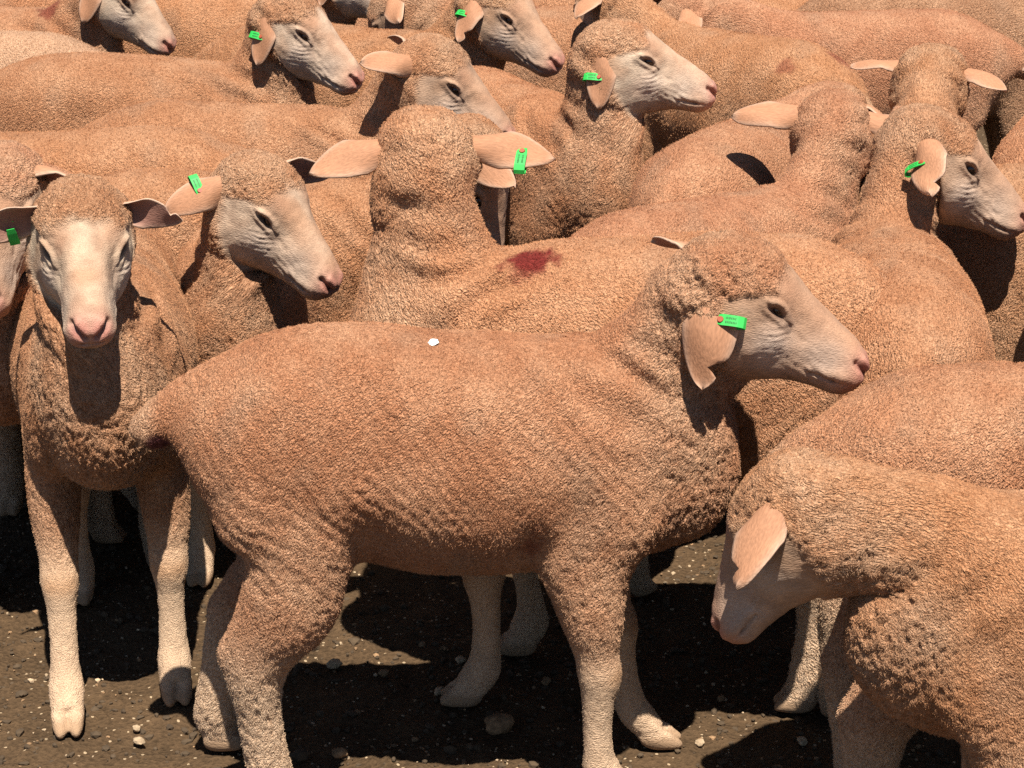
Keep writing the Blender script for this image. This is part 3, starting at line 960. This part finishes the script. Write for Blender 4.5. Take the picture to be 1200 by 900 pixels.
# at: pixel of the middle of the back (nose, poll: of that point of the head); yaw 0 = facing right, 90 = away, -90 = towards the camera
# legs: left front, left hind, right front, right hind
SHEEP = [
    dict(label='shorn sheep standing side-on in front with docked tail and tagged hanging ear', at=(530, 390), yaw=0, lod='high',
         legs=(.24, -.24, .06, .07), neck=(-6, 2), head=(-8, -22, 0), face=(.47, .285, .178), squint=-.0042, marks=[(.125, -.15, .455, .020, .05, .45)],
         ears={'R': E(HANG, tag=(.36, .022), notch=1.0, edge=-1, size=1.22), 'L': E(BACK)}),
    dict(label='thin-faced sheep staring straight ahead with its chest and pink nose to the front', nose=(106, 394), yaw=-79, lod='high', size=.99, head_size=.94,
         legs=(.22, .05, .42, -.08), neck=(-32, 32), head=(0, -25, 0), face=(.64, .49, .34),
         ears={'R': E(dir=(.05, .95, -.16), out=(-1, .1, -.12), tag=(.5, .02)), 'L': E(dir=(.1, .93, -.05), out=(-1, .1, -.12), size=.85, notch=.9)}),
    dict(label='sheep lowering its head and notched ear beside the front sheep, long neck stretched out', nose=(848, 738), yaw=178, lod='high', size=.92, head_size=.95,
         legs=(.1, 0, -.02, 0), neck=(-4, -42), head=(-22, -58, 0), neck_length=1.2,
         ears={'L': E(dir=(.52, .78, -.10), out=(-.62, .45, .62), notch=.8, size=1.1), 'R': E(OUT)}),
    dict(label='sheep half hidden behind the staring sheep, one ear held out sideways', nose=(-22, 366), yaw=-84, lod='mid',
         neck=(30, 22), head=(-8, -36, 4), ears={'L': E(OUT, dir=(.1, .97, .06)), 'R': E(OUT)}),
    dict(label='sheep with tagged ear and pale face turned towards the tall sheep seen from behind', nose=(392, 338), yaw=-92, lod='mid', size=.95,
         neck=(34, 18), head=(62, -34, 0), face=(.60, .43, .30),
         ears={'R': E(dir=(-.35, .80, -.50), out=(.1, .7, .7), tag=(.45, .018)), 'L': E(dir=(.25, .95, .05), out=(-1, .1, -.1))}),
    dict(label='tall sheep looking away with both ears out and a red mark on its shoulder', poll=(502, 126), yaw=177, lod='mid', size=1.08,
         legs=(.04, .05, -.16, -.05), neck=(-32, 26), head=(-82, -20, 0), marks=[(.155, .055, .745, .045, .034, 1.0)],
         ears={'R': E(OUT, dir=(-.25, .95, -.1), tag=(.62, .018)), 'L': E(OUT, dir=(-.3, .93, -.22))}),
    dict(label='sheep with woolly ringed neck and head turned aside, tagged ear shading its neck', nose=(1200, 262), yaw=84, lod='mid',
         neck=(-24, 8), head=(-84, -28, 0),
         ears={'R': E(OUT, dir=(-.05, .92, -.35), tag=(.45, .02), notch=.9, size=1.1), 'L': E(OUT, dir=(-.35, .9, .1))}),
    dict(label='smooth-backed sheep with only its rounded rump and flank showing behind the lowered head', at=(1290, 434), yaw=3, lod='mid', neck=(0, 0)),
    dict(label='sheep whose tagged, shaded muzzle shows between the neck and ear of the tall sheep', poll=(588, 172), yaw=-4, lod='mid',
         neck=(0, -8), head=(-8, -70, 0), ears={'R': E(dir=(.4, .5, .6), out=(-.6, .7, .2), tag=(.4, .02)), 'L': E(dir=(.7, .65, .0), out=(-.3, .6, .5))}),
    dict(label='sheep with long pale profile raised just above the tall sheep seen from behind', nose=(600, 166), yaw=-6, lod='mid',
         neck=(-4, 8), head=(-4, -30, 0), ears={'R': E(dir=(-.7, .65, -.1), out=(-.1, .6, .8)), 'L': E(BACK)}),
    dict(label='sheep with pink nose held up, tagged ear folded down and dark shaded neck', nose=(838, 110), yaw=-58, lod='mid',
         neck=(26, 30), head=(54, -12, 0), face=(.60, .45, .32),
         ears={'R': E(HANG, dir=(.05, .5, -.85), tag=(.5, .016)), 'L': E(OUT)}),
    dict(label='sheep seen from behind with one long pale ear out and a tagged ear', poll=(975, 104), yaw=42, lod='mid', size=.97,
         neck=(16, 0), head=(42, -22, 0), ears={'L': E(OUT, dir=(-.25, .97, .05), size=1.1), 'R': E(OUT, dir=(-.1, .95, -.25), tag=(.6, .016))}),
    dict(label='sheep showing its broad back with a faint red smear over the ribs', at=(90, 152), yaw=178, marks=[(.09, .10, .755, .05, .03, .35)]),
    dict(label='sheep whose dark ear tip pokes in beside the smeared back', at=(-72, 208), yaw=-92, neck=(0, 4), head=(6, -40, 0)),
    dict(label='sheep with pale face and pink lips lifted above the backs, tagged ear hanging', nose=(422, 98), yaw=-5, lod='mid',
         neck=(-6, 18), head=(-16, -28, 0), face=(.62, .46, .33),
         ears={'R': E(HANG, tag=(.5, .016)), 'L': E(OUT)}),
    dict(label='sheep with bony white face drooping over its neighbours, tag at its ear root', nose=(202, 58), yaw=-14,
         neck=(-2, 0), head=(-4, -36, 0), face=(.64, .49, .35), marks=[(.24, -.03, .75, .05, .03, .7)],
         ears={'R': E(HANG, tag=(.2, .02)), 'L': E(BACK)}),
    dict(label='sheep with pale wrinkled rump standing close behind the bony-faced one', at=(-40, 38), yaw=172, dust=(.58, .35, .20), neck=(0, -30)),
    dict(label='sheep with grey shaded muzzle and a tag high on its ear', nose=(478, 22), yaw=-12, neck=(-6, 2), head=(-10, -26, 0), face=(.60, .45, .33),
         ears={'R': E(HANG, tag=(.3, .018)), 'L': E(OUT)}),
    dict(label='sheep with notched tagged ear and patchy face, neck in deep shade', nose=(656, 78), yaw=-16, lod='mid',
         neck=(-4, 2), head=(-14, -28, 0),
         ears={'R': E(HANG, dir=(.15, .7, -.6), tag=(.45, .018), notch=.8), 'L': E(dir=(-.95, .3, .1), out=(0, .3, .95), size=1.1)}),
    dict(label='sheep with only its pale nose and mouth showing over the back of a neighbour', nose=(8, 76), yaw=0, head=(-6, -32, 0)),
    dict(label='sheep with a dark stain on its rump turned away from the others', at=(858, 36), yaw=132, marks=[(-.34, -.05, .74, .05, .03, .6), (-.28, .10, .72, .03, .02, .5)], neck=(0, -20)),
    dict(label='sheep standing along the far side with sunlit ridge of back', at=(1010, 12), yaw=172, neck=(0, -40)),
    dict(label='sheep bowing its round woolly head away, both ears level', poll=(1102, 62), yaw=80, lod='mid', neck=(-6, -22), head=(-14, -50, 0),
         ears={'L': E(OUT, dir=(-.3, .95, -.1)), 'R': E(OUT, dir=(-.2, .9, -.3))}),
    dict(label='large grey-brown sheep with ribbed flank along the back of the mob', at=(1110, -22), yaw=4, dust=(.40, .215, .11), size=1.06),
    dict(label='sheep with coarse curly shoulder wool pressed against the bowed head', at=(1262, 112), yaw=70, neck=(0, -40), head=(0, -60, 0)),
    dict(label='sheep with plain smooth flank behind the ring-necked sheep', at=(1310, 196), yaw=4, neck=(0, -10)),
    dict(label='sheep with curly flank just showing past the smooth rounded rump', at=(1410, 330), yaw=96, neck=(0, -45), head=(0, -60, 0), ears={'L': E(BACK), 'R': E(BACK)}),
    dict(label='sheep with mottled rump between the raised pink nose and the long pale ear', at=(880, 138), yaw=60, neck=(0, -55), head=(0, -70, 0)),
    dict(label='sheep with a dark red patch on its back beyond the notched ear', at=(655, 6), yaw=164, marks=[(.10, .0, .765, .04, .03, .8)], neck=(0, -35), head=(0, -60, 0)),
    dict(label='sheep at the far edge with hollow shaded flank', at=(905, -8), yaw=38, neck=(0, -50), head=(0, -60, 0)),
    dict(label='sheep standing behind the dark red patch, legs in shade', at=(760, -38), yaw=20, neck=(0, -40), head=(0, -60, 0)),
    dict(label='sheep far behind the grey muzzle', at=(420, -34), yaw=176, neck=(0, -40), head=(0, -60, 0)),
    dict(label='sheep far behind the bony white face', at=(90, -30), yaw=8, neck=(0, -40), head=(0, -60, 0)),
]
for i, P in enumerate(SHEEP):
    make_sheep(i, P)

# ------------------------------------------------------------------ small things lying about
def build_stones():
    rng = np.random.default_rng(21)
    v0, f0 = stone_data(rng, 3)
    spots = [(585, 853, .030, 1), (392, 660 + 120, .016, 0), (322, 805, .017, 0), (515, 812, .013, 0), (300, 802, .010, 0), (398, 885, .016, 1), (352, 888, .018, 2),
             (640, 800, .012, 1), (163, 870, .012, 0), (160, 855, .010, 0), (845, 820, .010, 1), (940, 870, .012, 0), (1010, 875, .014, 1), (62, 790, .012, 1), (25, 815, .012, 2), (540, 775, .012, 0), (450, 790, .012, 1), (820, 872, .011, 0), (690, 815, .010, 0)]
    for k, (px, py, r, kind) in enumerate(spots):
        p = at(px, py, 0)
        n = v0 * (1 + .45 * pnoise(v0 * 1.3 + k * 7) + .25 * pnoise(v0 * 3.1 + k * 5) + .1 * pnoise(v0 * 7 + k))[:, None]
        n = n * (.78 * r * np.array([1.15, .9, .68]) * rng.uniform(.85, 1.15, 3))
        me = bpy.data.meshes.new('stone')
        me.from_pydata(n.tolist(), [], f0.tolist())
        me.polygons.foreach_set('use_smooth', np.ones(len(f0), bool))
        me.materials.append(stone_mats[kind])
        o = new_obj('stone', me)
        o.location = (p.x, p.y, r * .25)
        o.rotation_euler = (0, 0, rng.uniform(0, 6.28))
        if k == 0:
            tag(o, 'large rounded stone in the shadow beneath the side-on sheep', 'stone')
            continue
        tag(o, ('small cream stone lying on the soil', 'small tan stone lying on the soil', 'small dark clod lying on the soil')[kind], 'stone',
            ('cream stones on the soil', 'tan stones on the soil', 'dark clods on the soil')[kind])
build_stones()

def build_scrap():
    bm = bmesh.new()
    bmesh.ops.create_icosphere(bm, subdivisions=3, radius=1)
    for v in bm.verts:
        k = 1 + .5 * float(pnoise(np.array([v.co[:]]) * 1.6)[0])
        v.co = Vector((v.co.x * .0085 * k, v.co.y * .0075 * k, v.co.z * .0022))
    me = bpy.data.meshes.new('chaff_scrap')
    bm.to_mesh(me); bm.free()
    me.materials.append(M_WHITE)
    o = new_obj('chaff_scrap', me)
    p = at(508, 403, .762)
    o.location = (p.x, p.y, .765)
    o.rotation_euler = (R(22), 0, R(-25))
    tag(o, 'tiny white scrap stuck on the back of the side-on sheep', 'scrap')
build_scrap()
